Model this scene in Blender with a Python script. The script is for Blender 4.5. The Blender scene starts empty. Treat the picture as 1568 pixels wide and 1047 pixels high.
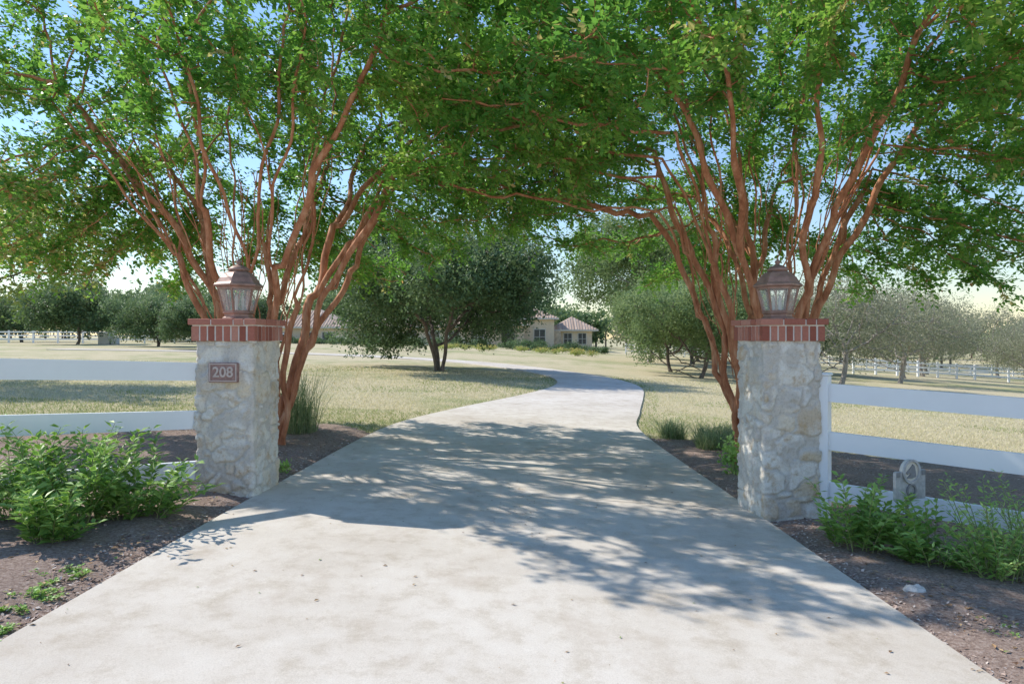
import bpy, math, random, time
import numpy as np
from mathutils import Vector, Matrix, noise
T0=time.time()
rng=np.random.default_rng(11); random.seed(11)
scene=bpy.context.scene
COL=scene.collection

# ------------------------------------------------------------------ terrain
def gz(x,y=0):
    x=np.asarray(x,dtype=float)
    l=0.85*(1-np.exp(np.minimum(x,0)*0.045/0.85))
    xr=np.clip(x,0,60)
    r=-(0.045*xr+0.0003*xr**2)
    return np.where(x<0,l,r)-0.06
def nrm(v):
    return v/np.maximum(np.linalg.norm(v,axis=-1,keepdims=True),1e-9)

# ------------------------------------------------------------------ mesh accumulator
class NM:
    def __init__(s): s.V=[];s.F=[];s.n=0
    def add(s,V,F,mat=0,val=0.5,smooth=False):
        V=np.asarray(V,float).reshape(-1,3);F=np.asarray(F,int)
        if len(F)==0: return
        val=np.broadcast_to(np.asarray(val,float),(len(F),))
        s.V.append(V);s.F.append((F+s.n,mat,val,smooth));s.n+=len(V)
    def box(s,c,size,mat=0,val=0.5,rot=0.0,M=None,bev=0.0):
        sx,sy,sz=[a/2 for a in size]
        if bev>0:
            b=bev
            V=[]
            for z,i in ((-sz,b),(-sz+b,0),(sz-b,0),(sz,b)):
                for (qx,qy) in ((-1,-1),(1,-1),(1,1),(-1,1)):
                    V.append((qx*(sx-i),qy*(sy-i),z))
            F=[(3,2,1,0),(12,13,14,15)]
            for k in range(3):
                for j in range(4):
                    a=k*4+j;bb=k*4+(j+1)%4
                    F.append((a,bb,bb+4,a+4))
        else:
            V=[(-sx,-sy,-sz),(sx,-sy,-sz),(sx,sy,-sz),(-sx,sy,-sz),(-sx,-sy,sz),(sx,-sy,sz),(sx,sy,sz),(-sx,sy,sz)]
            F=[(3,2,1,0),(4,5,6,7),(0,1,5,4),(1,2,6,5),(2,3,7,6),(3,0,4,7)]
        V=np.array(V,float)
        if M is not None: V=V@np.array(M.to_3x3()).T
        elif rot:
            c_,s_=math.cos(rot),math.sin(rot)
            V=np.stack([V[:,0]*c_-V[:,1]*s_,V[:,0]*s_+V[:,1]*c_,V[:,2]],1)
        s.add(V+np.array(c),F,mat,val)
    def beam(s,a,b,w,h,mat=0,val=0.5):
        a=np.array(a,float);b=np.array(b,float);d=nrm(b-a)
        side=nrm(np.cross(d,[0,0,1]));up=np.cross(side,d)
        V=[]
        for p in (a,b):
            for (i,j) in ((-1,-1),(1,-1),(1,1),(-1,1)):
                V.append(p+side*i*w/2+up*j*h/2)
        s.add(V,[(0,1,2,3),(7,6,5,4),(0,4,5,1),(1,5,6,2),(2,6,7,3),(3,7,4,0)],mat,val)
    def lathe(s,prof,n,c,mat=0,val=0.5,smooth=True,phase=0.0,cap=True):
        V=[]
        for r,z in prof:
            for k in range(n):
                a=2*math.pi*k/n+phase
                V.append((c[0]+r*math.cos(a),c[1]+r*math.sin(a),c[2]+z))
        F=[]
        for i in range(len(prof)-1):
            for k in range(n):
                F.append((i*n+k,i*n+(k+1)%n,(i+1)*n+(k+1)%n,(i+1)*n+k))
        s.add(V,F,mat,val,smooth)
        if cap:
            s.add(V[:n],[tuple(range(n-1,-1,-1))],mat,val)
            s.add(V[-n:],[tuple(range(n))],mat,val)
    def build(s,name,mats,parent=None):
        me=bpy.data.meshes.new(name)
        V=np.concatenate(s.V) if s.V else np.zeros((0,3))
        loops=[];starts=[];mi=[];va=[];sm=[];off=0
        for F,m,v,smo in s.F:
            k=F.shape[1];n=len(F)
            loops.append(F.ravel());starts.append(off+np.arange(n)*k);off+=n*k
            mi.append(np.full(n,m));va.append(v);sm.append(np.full(n,smo))
        loops=np.concatenate(loops);starts=np.concatenate(starts)
        me.vertices.add(len(V));me.vertices.foreach_set('co',V.astype(np.float32).ravel())
        me.loops.add(len(loops));me.loops.foreach_set('vertex_index',loops.astype(np.int32))
        me.polygons.add(len(starts));me.polygons.foreach_set('loop_start',starts.astype(np.int32))
        me.update(calc_edges=True)
        me.polygons.foreach_set('material_index',np.concatenate(mi).astype(np.int32))
        me.polygons.foreach_set('use_smooth',np.concatenate(sm).astype(bool))
        at=me.attributes.new('rv','FLOAT','FACE');at.data.foreach_set('value',np.concatenate(va).astype(np.float32))
        for m in mats: me.materials.append(m)
        ob=bpy.data.objects.new(name,me);COL.objects.link(ob)
        if parent: ob.parent=parent
        return ob
def empty(name,loc=(0,0,0)):
    e=bpy.data.objects.new(name,None);COL.objects.link(e);e.location=loc;return e

# ------------------------------------------------------------------ materials
def newmat(name):
    m=bpy.data.materials.new(name);m.use_nodes=True
    nt=m.node_tree;nt.nodes.clear()
    out=nt.nodes.new('ShaderNodeOutputMaterial')
    return m,nt,out
def ramp(nt,stops,src,interp='LINEAR'):
    r=nt.nodes.new('ShaderNodeValToRGB');r.color_ramp.interpolation=interp
    els=r.color_ramp.elements
    while len(els)>1: els.remove(els[-1])
    els[0].position=stops[0][0];els[0].color=(*stops[0][1],1)
    for p,c in stops[1:]:
        e=els.new(p);e.color=(*c,1)
    nt.links.new(src,r.inputs[0]);return r.outputs[0]
def noise_n(nt,scale,detail=6,rough=0.6,vec=None):
    n=nt.nodes.new('ShaderNodeTexNoise');n.inputs['Scale'].default_value=scale
    n.inputs['Detail'].default_value=detail;n.inputs['Roughness'].default_value=rough
    if vec is None:
        tc=nt.nodes.new('ShaderNodeTexCoord');vec=tc.outputs['Object']
    nt.links.new(vec,n.inputs['Vector']);return n.outputs['Fac']
def mixc(nt,fac,a,b,mode='MIX'):
    m=nt.nodes.new('ShaderNodeMix');m.data_type='RGBA';m.blend_type=mode
    for idx,v in ((0,fac),(6,a),(7,b)):
        if isinstance(v,(int,float)): m.inputs[idx].default_value=v
        elif isinstance(v,tuple): m.inputs[idx].default_value=(*v,1)
        else: nt.links.new(v,m.inputs[idx])
    return m.outputs[2]
def attr(nt,name='rv'):
    a=nt.nodes.new('ShaderNodeAttribute');a.attribute_name=name;return a.outputs['Fac']
def bump(nt,h,strength,dist):
    b=nt.nodes.new('ShaderNodeBump');b.inputs['Strength'].default_value=strength;b.inputs['Distance'].default_value=dist
    nt.links.new(h,b.inputs['Height']);return b.outputs[0]
def pbr(nt,out,col,rough=0.8,nor=None,metal=0.0,spec=0.3):
    p=nt.nodes.new('ShaderNodeBsdfPrincipled')
    if isinstance(col,tuple): p.inputs['Base Color'].default_value=(*col,1)
    else: nt.links.new(col,p.inputs['Base Color'])
    p.inputs['Roughness'].default_value=rough;p.inputs['Metallic'].default_value=metal
    p.inputs['Specular IOR Level'].default_value=spec
    if nor: nt.links.new(nor,p.inputs['Normal'])
    if out: nt.links.new(p.outputs[0],out.inputs[0])
    return p
def simple(name,col,rough=0.6,metal=0.0,var=0.12,scale=8,bs=0.0,spec=0.4):
    m,nt,out=newmat(name)
    n=noise_n(nt,scale)
    c=ramp(nt,[(0.3,tuple(a*(1-var) for a in col)),(0.7,tuple(min(1,a*(1+var)) for a in col))],n)
    nor=bump(nt,noise_n(nt,scale*6),bs,0.01) if bs else None
    pbr(nt,out,c,rough,nor,metal,spec);return m
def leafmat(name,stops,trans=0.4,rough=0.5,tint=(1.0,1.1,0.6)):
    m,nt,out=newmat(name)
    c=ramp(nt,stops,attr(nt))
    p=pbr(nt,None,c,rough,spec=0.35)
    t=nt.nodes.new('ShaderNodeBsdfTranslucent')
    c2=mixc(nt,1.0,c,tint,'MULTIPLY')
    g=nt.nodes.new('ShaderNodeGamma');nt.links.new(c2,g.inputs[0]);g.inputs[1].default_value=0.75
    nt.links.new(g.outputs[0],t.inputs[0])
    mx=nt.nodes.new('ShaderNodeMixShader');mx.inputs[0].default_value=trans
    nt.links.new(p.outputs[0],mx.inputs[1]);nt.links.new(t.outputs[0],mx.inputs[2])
    nt.links.new(mx.outputs[0],out.inputs[0]);return m

def mat_lawn():
    m,nt,out=newmat('lawn_mat')
    tc=nt.nodes.new('ShaderNodeTexCoord').outputs['Object']
    big=noise_n(nt,0.12,4,0.55,tc);mid=noise_n(nt,0.9,6,0.7,tc);fine=noise_n(nt,28,5,0.8,tc)
    a=ramp(nt,[(0.3,(0.38,0.32,0.19)),(0.55,(0.62,0.53,0.34)),(0.75,(0.76,0.67,0.48))],fine)
    b=ramp(nt,[(0.3,(0.16,0.20,0.07)),(0.6,(0.33,0.36,0.15)),(0.8,(0.50,0.48,0.25))],fine)
    f=nt.nodes.new('ShaderNodeMath');f.operation='MULTIPLY';nt.links.new(big,f.inputs[0]);nt.links.new(mid,f.inputs[1])
    k=ramp(nt,[(0.23,(0,0,0)),(0.34,(0.75,0.75,0.75))],f.outputs[0])
    c=mixc(nt,k,a,b)
    pbr(nt,out,c,0.95,bump(nt,fine,0.7,0.03),spec=0.1);return m
def mat_concrete():
    m,nt,out=newmat('driveway_concrete')
    tc=nt.nodes.new('ShaderNodeTexCoord').outputs['Object']
    big=noise_n(nt,0.5,5,0.65,tc);mid=noise_n(nt,5,6,0.7,tc);fine=noise_n(nt,160,3,0.7,tc)
    c=ramp(nt,[(0.3,(0.63,0.56,0.475)),(0.5,(0.75,0.685,0.60)),(0.7,(0.81,0.75,0.67))],big)
    c=mixc(nt,0.8,c,ramp(nt,[(0.3,(0.72,0.67,0.60)),(0.5,(0.94,0.92,0.90)),(0.7,(1,1,1))],mid),'MULTIPLY')
    c=mixc(nt,0.55,c,ramp(nt,[(0.3,(0.70,0.69,0.67)),(0.6,(1,1,1))],fine),'MULTIPLY')
    n2=noise_n(nt,1.7,8,0.75,tc)
    c=mixc(nt,ramp(nt,[(0.53,(0,0,0)),(0.70,(0.6,0.6,0.6))],n2),c,(0.49,0.40,0.31))
    pbr(nt,out,c,0.95,bump(nt,fine,0.35,0.004),spec=0.08);return m
def mat_mulch():
    m,nt,out=newmat('mulch_soil')
    tc=nt.nodes.new('ShaderNodeTexCoord').outputs['Object']
    f=noise_n(nt,45,6,0.8,tc)
    c=ramp(nt,[(0.3,(0.12,0.08,0.065)),(0.5,(0.34,0.25,0.205)),(0.7,(0.56,0.46,0.40))],f)
    pbr(nt,out,c,0.95,bump(nt,f,0.7,0.02),spec=0.1);return m
def mat_stone():
    m,nt,out=newmat('limestone')
    tc=nt.nodes.new('ShaderNodeTexCoord').outputs['Object']
    n=noise_n(nt,8,8,0.7,tc);n2=noise_n(nt,3.2,6,0.7,tc);fine=noise_n(nt,60,6,0.8,tc)
    st=ramp(nt,[(0.0,(0.86,0.79,0.68)),(0.3,(0.90,0.86,0.78)),(0.55,(0.80,0.67,0.49)),(0.65,(0.90,0.86,0.79)),(0.85,(0.87,0.79,0.67)),(1.0,(0.68,0.54,0.38))],attr(nt,'tone'))
    st=mixc(nt,ramp(nt,[(0.51,(0,0,0)),(0.64,(0.8,0.8,0.8))],n),st,(0.60,0.43,0.25))
    st=mixc(nt,ramp(nt,[(0.52,(0,0,0)),(0.64,(0.6,0.6,0.6))],n2),st,(0.90,0.88,0.84))
    c=mixc(nt,attr(nt,'joint'),(0.70,0.65,0.58),st)
    c=mixc(nt,0.6,c,ramp(nt,[(0.32,(0.52,0.48,0.43)),(0.52,(1,1,1))],fine),'MULTIPLY')
    pbr(nt,out,c,0.9,bump(nt,fine,0.8,0.014),spec=0.15);return m
def mat_rv(name,stops,rough=0.8,scale=60,bs=0.4,metal=0,spec=0.2):
    m,nt,out=newmat(name)
    f=noise_n(nt,scale,5,0.7)
    c=mixc(nt,0.6,ramp(nt,stops,attr(nt)),ramp(nt,[(0.3,(0.6,0.6,0.6)),(0.7,(1,1,1))],f),'MULTIPLY')
    pbr(nt,out,c,rough,bump(nt,f,bs,0.006),metal,spec);return m
def mat_bark(name,c1,c2,c3,scale=14):
    m,nt,out=newmat(name)
    tc=nt.nodes.new('ShaderNodeTexCoord').outputs['Object']
    mp=nt.nodes.new('ShaderNodeMapping');mp.inputs['Scale'].default_value=(1,1,0.25);nt.links.new(tc,mp.inputs[0])
    f=noise_n(nt,scale,6,0.65,mp.outputs[0])
    c=ramp(nt,[(0.3,c1),(0.5,c2),(0.7,c3)],f)
    pbr(nt,out,c,0.75,bump(nt,f,0.5,0.01),spec=0.3);return m
def mat_glass():
    m,nt,out=newmat('seeded_glass')
    p=pbr(nt,None,(0.75,0.8,0.8),0.12,spec=0.6)
    t=nt.nodes.new('ShaderNodeBsdfTransparent')
    mx=nt.nodes.new('ShaderNodeMixShader');mx.inputs[0].default_value=0.28
    nt.links.new(t.outputs[0],mx.inputs[1]);nt.links.new(p.outputs[0],mx.inputs[2]);nt.links.new(mx.outputs[0],out.inputs[0]);return m

M_lawn=mat_lawn();M_conc=mat_concrete();M_mulch=mat_mulch();M_stone=mat_stone()
M_brick=mat_rv('red_brick',[(0,(0.34,0.11,0.075)),(0.5,(0.50,0.19,0.135)),(1,(0.60,0.29,0.215))])
M_mortar=simple('mortar',(0.76,0.70,0.64),0.95,bs=0.4)
M_white=simple('white_fence_vinyl',(0.88,0.89,0.90),0.45,var=0.03,scale=3)
M_copper=simple('aged_copper',(0.35,0.21,0.165),0.5,metal=0.15,var=0.3,scale=14)
M_dark=simple('dark_bronze',(0.05,0.04,0.035),0.5,metal=0.4)
M_glass=mat_glass();M_candle=simple('candle_tube',(0.75,0.72,0.62),0.5)
M_terra=simple('plaque_clay',(0.34,0.21,0.185),0.7,var=0.3,scale=30,bs=0.4)
M_termark=simple('plaque_relief',(0.58,0.48,0.43),0.7)
M_chip=mat_rv('mulch_chips',[(0,(0.14,0.085,0.065)),(0.4,(0.44,0.31,0.25)),(0.75,(0.68,0.57,0.50)),(1,(0.82,0.76,0.69))],0.9)
M_litter=mat_rv('leaf_litter_mat',[(0,(0.18,0.10,0.06)),(0.5,(0.42,0.26,0.14)),(0.9,(0.58,0.42,0.24)),(0.95,(0.25,0.40,0.10)),(1,(0.25,0.40,0.10))],0.8)
M_barkr=mat_bark('crape_bark',(0.27,0.095,0.045),(0.50,0.205,0.105),(0.68,0.38,0.23))
M_barkg=mat_bark('oak_bark',(0.07,0.05,0.042),(0.15,0.115,0.095),(0.25,0.21,0.18))
M_barkl=mat_bark('pale_bark',(0.18,0.15,0.13),(0.34,0.30,0.26),(0.47,0.43,0.38))
M_crape=leafmat('crape_leaves',[(0,(0.055,0.17,0.04)),(0.35,(0.11,0.29,0.05)),(0.65,(0.22,0.41,0.075)),(0.82,(0.38,0.52,0.14)),(0.92,(0.50,0.47,0.23)),(0.97,(0.58,0.35,0.19)),(1,(0.60,0.25,0.12))],0.5,0.36,(1.05,1.15,0.5))
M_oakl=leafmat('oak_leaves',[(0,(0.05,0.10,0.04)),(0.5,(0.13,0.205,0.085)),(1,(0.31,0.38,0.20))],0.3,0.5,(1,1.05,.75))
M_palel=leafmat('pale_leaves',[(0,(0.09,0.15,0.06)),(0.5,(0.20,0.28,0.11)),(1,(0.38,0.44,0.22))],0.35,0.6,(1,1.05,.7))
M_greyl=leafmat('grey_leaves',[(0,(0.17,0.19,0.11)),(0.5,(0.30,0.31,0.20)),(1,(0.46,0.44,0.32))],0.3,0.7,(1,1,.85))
M_autl=leafmat('autumn_leaves',[(0,(0.18,0.28,0.07)),(0.5,(0.36,0.38,0.12)),(0.75,(0.54,0.38,0.15)),(1,(0.62,0.28,0.13))],0.45,0.5)
M_peren=leafmat('perennial_leaves',[(0,(0.12,0.25,0.06)),(0.5,(0.30,0.49,0.12)),(1,(0.52,0.68,0.25))],0.42,0.45)
M_stem=simple('green_stem',(0.26,0.30,0.12),0.7)
M_grass=leafmat('grass_blades',[(0,(0.17,0.26,0.06)),(0.35,(0.36,0.39,0.15)),(0.65,(0.66,0.58,0.36)),(1,(0.80,0.72,0.50))],0.3,0.7,(1,1,0.8))
M_tuft=leafmat('tuft_blades',[(0,(0.13,0.20,0.09)),(0.5,(0.26,0.34,0.17)),(1,(0.45,0.47,0.29))],0.3,0.6)
M_stucco=simple('tan_stucco',(0.76,0.62,0.45),0.9,var=0.06,scale=3)
M_hstone=simple('house_stone',(0.58,0.47,0.34),0.9,var=0.3,scale=2.5)
M_tile=mat_rv('clay_roof_tile',[(0,(0.48,0.35,0.26)),(0.5,(0.62,0.47,0.36)),(1,(0.72,0.57,0.45))],0.85,3,0.6)
M_win=simple('window_glass',(0.06,0.07,0.08),0.15,spec=0.8)
M_trim=simple('trim_paint',(0.68,0.64,0.56),0.6,var=0.03)
M_signg=simple('weathered_zinc',(0.44,0.44,0.44),0.6,metal=0.0,var=0.25,scale=30,bs=.3)
M_signd=simple('weathered_lead',(0.24,0.24,0.245),0.6,var=0.2,scale=30)
M_rock=simple('grey_rock',(0.55,0.54,0.52),0.9,var=0.3,scale=10,bs=0.5)

# ------------------------------------------------------------------ driveway edge curves
Lp=np.array([(-2.36,-6),(-2.32,-2),(-2.28,1),(-2.24,3),(-2.13,6.3),(-1.86,10.3),(-1.1,13.1),(.15,16.6),(1.1,19.9),(1.5,22.6),(1.4,25.3),(0.6,28.3),(-0.9,31.8),(-3.6,35.2),(-8,38.2),(-15,40.2),(-28,41)],float)
Rp=np.array([(2.2,-6),(2.2,-2),(2.18,1),(2.16,3),(2.11,6.0),(2.08,11.0),(2.6,13.9),(3.4,17.7),(3.95,20.6),(4.15,23.2),(3.85,26.2),(2.9,29.3),(1.2,33.0),(-2.1,37.0),(-7.4,40.3),(-14.5,42.4),(-28,43.2)],float)
def catmull(P,n):
    out=[]
    for i in range(len(P)-1):
        p0=P[max(i-1,0)];p1=P[i];p2=P[i+1];p3=P[min(i+2,len(P)-1)]
        for k in range(n):
            t=k/n
            out.append(0.5*((2*p1)+(-p0+p2)*t+(2*p0-5*p1+4*p2-p3)*t*t+(-p0+3*p1-3*p2+p3)*t**3))
    out.append(P[-1]);return np.array(out)
NS=12
Lc=catmull(Lp,NS);Rc=catmull(Rp,NS)
def lx(y): return np.interp(y,Lc[:12*10,1],Lc[:12*10,0])
def rx(y): return np.interp(y,Rc[:12*10,1],Rc[:12*10,0])

def axis(lim,near,st):
    a=[0.0];s=st
    while a[-1]<lim:
        if a[-1]>near: s*=1.12
        a.append(a[-1]+s)
    return np.array(a)
ax=axis(900,30,0.6);xs=np.concatenate([-ax[:0:-1],ax]);ay=axis(1400,50,0.8);ys=np.concatenate([-axis(60,10,1.0)[:0:-1],ay])
X,Y=np.meshgrid(xs,ys);Vg=np.stack([X,Y,gz(X,Y)],-1).reshape(-1,3)
nx=len(xs);ny=len(ys);I=(np.arange(ny-1)[:,None]*nx+np.arange(nx-1)[None,:]).ravel()
g=NM();g.add(Vg,np.stack([I,I+1,I+nx+1,I+nx],1),0,0.5,True);g.build('ground_lawn',[M_lawn])

# driveway slabs
d=NM();TH=0.035
joint_y=[-2.0,2.35,6.35,10.4,14.3,18.3,22.3]
n=len(Lc)
cutk=[]
for jy in joint_y:
    cutk.append(int(np.argmin(np.abs(Lc[:120,1]-jy))))
cutk+=[k for k in range(130,n-1,8)]
segs=[0]+cutk+[n-1]
A=9
for a,b in zip(segs[:-1],segs[1:]):
    if b<=a: continue
    Ls=Lc[a:b+1].copy();Rs=Rc[a:b+1].copy()
    for S in (Ls,Rs):
        d0=nrm(S[1]-S[0]);d1=nrm(S[-2]-S[-1]);S[0]+=d0*0.007;S[-1]+=d1*0.007
    m=len(Ls);t=np.linspace(0,1,A)[None,:,None]
    G=Ls[:,None,:]*(1-t)+Rs[:,None,:]*t
    Z=gz(G[...,0])+TH
    top=np.concatenate([G,Z[...,None]],-1)
    bor=top.copy();bor[...,2]-=0.09
    V=np.concatenate([top.reshape(-1,3),bor.reshape(-1,3)])
    I=(np.arange(m-1)[:,None]*A+np.arange(A-1)[None,:]).ravel()
    F=np.stack([I,I+1,I+A+1,I+A],1)
    d.add(V,F,0,0.5,False)
    o=m*A
    Fs=[(i*A,(i+1)*A,(i+1)*A+o,i*A+o) for i in range(m-1)]+[((i+1)*A+A-1,i*A+A-1,i*A+A-1+o,(i+1)*A+A-1+o) for i in range(m-1)]
    Fs+=[(j+1,j,j+o,j+1+o) for j in range(A-1)]+[((m-1)*A+j,(m-1)*A+j+1,(m-1)*A+j+1+o,(m-1)*A+j+o) for j in range(A-1)]
    d.add(V,Fs,0)
d.build('concrete_driveway',[M_conc])

def bedmask(x,y):
    w=0.25*np.sin(x*1.9+1)+0.15*np.sin(x*4.3)
    l=(x<lx(y))&(y<9.7+w-0.04*np.minimum(0,x+3.0))&(x>-7.5+0.3*np.sin(y*1.7))
    r=(x>rx(y))&(y<10.6+w-0.35*np.clip(x-2,0,4))&(x<7.5+0.3*np.sin(y*1.7))
    return (l|r)
for side,nm in ((-1,'mulch_bed'),(1,'mulch_bed')):
    b=NM();yy=np.linspace(-3,11.5,150);tt=np.linspace(0,1,40)
    if side<0:
        xo=-7.5+0.3*np.sin(yy*1.7);xi=lx(yy)+0.03
    else:
        xi=rx(yy)-0.03;xo=7.5+0.3*np.sin(yy*1.7)
    X=xi[:,None]*(1-tt)+xo[:,None]*tt;Y=np.repeat(yy[:,None],40,1)
    bump_=0.03*(np.sin(X*3.1+Y*1.3)*np.sin(Y*2.7+X)+0.6*np.sin(X*7+Y*5)*np.sin(Y*6.1-X*3))
    edge=np.clip(np.abs(X-xi[:,None])/0.35,0,1)
    Z=gz(X)+0.012+ (0.02+bump_*0.6+0.02)*edge
    V=np.stack([X,Y,Z],-1).reshape(-1,3)
    I=(np.arange(149)[:,None]*40+np.arange(39)[None,:]).ravel()
    F=np.stack([I,I+1,I+41,I+40],1) if side>0 else np.stack([I+1,I,I+40,I+41],1)
    cx=V[F].mean(1);keep=bedmask(cx[:,0]+side*0.04,cx[:,1])|(np.abs(V[F][:,:,0].mean(1)-(lx(cx[:,1]) if side<0 else rx(cx[:,1])))<0.2)&(cx[:,1]<9.6)
    b.add(V,F[keep],0,0.5,True);b.build(nm,[M_mulch])

# ------------------------------------------------------------------ leaves util
def rand_unit(n):
    return nrm(rng.normal(size=(n,3)))
def leaf_geo(base,dr,nr,L,W,fold=0.12,wpos=0.42):
    dr=nrm(dr);side=nrm(np.cross(dr,nr));up=np.cross(side,dr)
    L=np.asarray(L)[:,None];W=np.asarray(W)[:,None]
    mid=base+dr*L*wpos+up*W*fold
    V=np.stack([base,mid+side*W/2,base+dr*L,mid-side*W/2],1).reshape(-1,3)
    n=len(base);o=np.arange(n)*4
    F=np.stack([np.stack([o,o+1,o+2],1),np.stack([o,o+2,o+3],1)],1).reshape(-1,3)
    return V,F
def add_leaves(nm,base,dr,L,W,val,mat,nr=None,**k):
    if nr is None: nr=rand_unit(len(base))
    V,F=leaf_geo(base,dr,nr,L,W,**k)
    nm.add(V,F,mat,np.repeat(val,2))
def clump(p,s=1.0):
    return 0.5+0.5*np.sin(p[:,0]*1.9*s+1.1*np.sin(p[:,2]*2.3*s))*np.sin(p[:,1]*1.7*s+0.7+1.3*np.sin(p[:,0]*1.1*s))*np.cos(p[:,2]*1.5*s+0.5)

# ------------------------------------------------------------------ branching
def colonize(P,par,A,step,di,dk,iters,up=0.0,jit=0.15):
    P=[np.array(p,float) for p in P];par=list(par)
    PA=np.array(P);A=A.copy()
    near=np.zeros(len(A),int);dist=np.full(len(A),1e9)
    for s0 in range(0,len(PA),400):
        D=np.linalg.norm(A[:,None]-PA[None,s0:s0+400],axis=2);j=D.argmin(1);dm=D[np.arange(len(A)),j]
        u=dm<dist;dist[u]=dm[u];near[u]=j[u]+s0
    nch={}
    for it in range(iters):
        m=dist<di
        if not m.any(): break
        idx=near[m];PA=np.array(P)
        dv=nrm(A[m]-PA[idx]);uq,inv=np.unique(idx,return_inverse=True)
        S=np.zeros((len(uq),3));np.add.at(S,inv,dv)
        ok=np.array([nch.get(int(k),0)<3 for k in uq])
        if not ok.any(): break
        S=nrm(S)+rng.normal(size=S.shape)*jit;S[:,2]+=up
        new=PA[uq]+nrm(S)*step
        new=new[ok];uq=uq[ok]
        base=len(P)
        for k,q in zip(uq,new):
            P.append(q);par.append(int(k));nch[int(k)]=nch.get(int(k),0)+1
        D=np.linalg.norm(A[:,None]-new[None],axis=2);j=D.argmin(1);dm=D[np.arange(len(A)),j]
        u=dm<dist;dist[u]=dm[u];near[u]=j[u]+base
        keep=dist>dk;A=A[keep];near=near[keep];dist=dist[keep]
        if len(A)==0: break
    return np.array(P),np.array(par)
def radii(P,par,tip,ex=2.3,rmax=1):
    n=len(P);acc=np.zeros(n)
    for i in range(n-1,-1,-1):
        if acc[i]==0: acc[i]=tip**ex
        if par[i]>=0: acc[par[i]]+=acc[i]
    return np.minimum(acc**(1/ex),rmax)
def tubes(nm,P,par,R,mat,sides=6,minr=0.0):
    n=len(P);main=np.full(n,-1);best=np.zeros(n)
    for i in range(n):
        p=par[i]
        if p>=0 and R[i]>best[p]: best[p]=R[i];main[p]=i
    D=np.zeros((n,3));U=np.zeros((n,3));ring=np.full(n,-1);V=[];F=[];nv=0
    ca=np.cos(np.arange(sides)*2*np.pi/sides)[:,None];sa=np.sin(np.arange(sides)*2*np.pi/sides)[:,None]
    def mk(c,r,d,u):
        nonlocal nv
        w=np.cross(d,u);V.append(c+r*(ca*u+sa*w));nv+=sides;return nv-sides
    for i in range(n):
        p=par[i]
        if p<0:
            c=main[i];d=nrm(P[c]-P[i]) if c>=0 else np.array([0,0,1.])
            u=np.cross(d,[0.3,0.9,0.1]);u=nrm(u)
            D[i]=d;U[i]=u;ring[i]=mk(P[i],R[i]*1.35,d,u);continue
        d=P[i]-P[p]
        c=main[i]
        if c>=0: d=nrm(d)+nrm(P[c]-P[i])
        d=nrm(d)
        u=U[p]-d*np.dot(U[p],d);u=nrm(u) if np.linalg.norm(u)>1e-3 else nrm(np.cross(d,[0.2,0.1,1]))
        D[i]=d;U[i]=u
        if R[i]<minr: continue
        ring[i]=mk(P[i],R[i],d,u)
        if main[p]==i and ring[p]>=0: s=ring[p]
        else: s=mk(P[p],min(R[p]*0.9,R[i]*1.25),nrm(P[i]-P[p]),nrm(u-nrm(P[i]-P[p])*np.dot(u,nrm(P[i]-P[p]))))
        e=ring[i]
        for k in range(sides):
            k2=(k+1)%sides;F.append((s+k,s+k2,e+k2,e+k))
    if F: nm.add(np.concatenate(V),F,mat,0.5,True)

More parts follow.
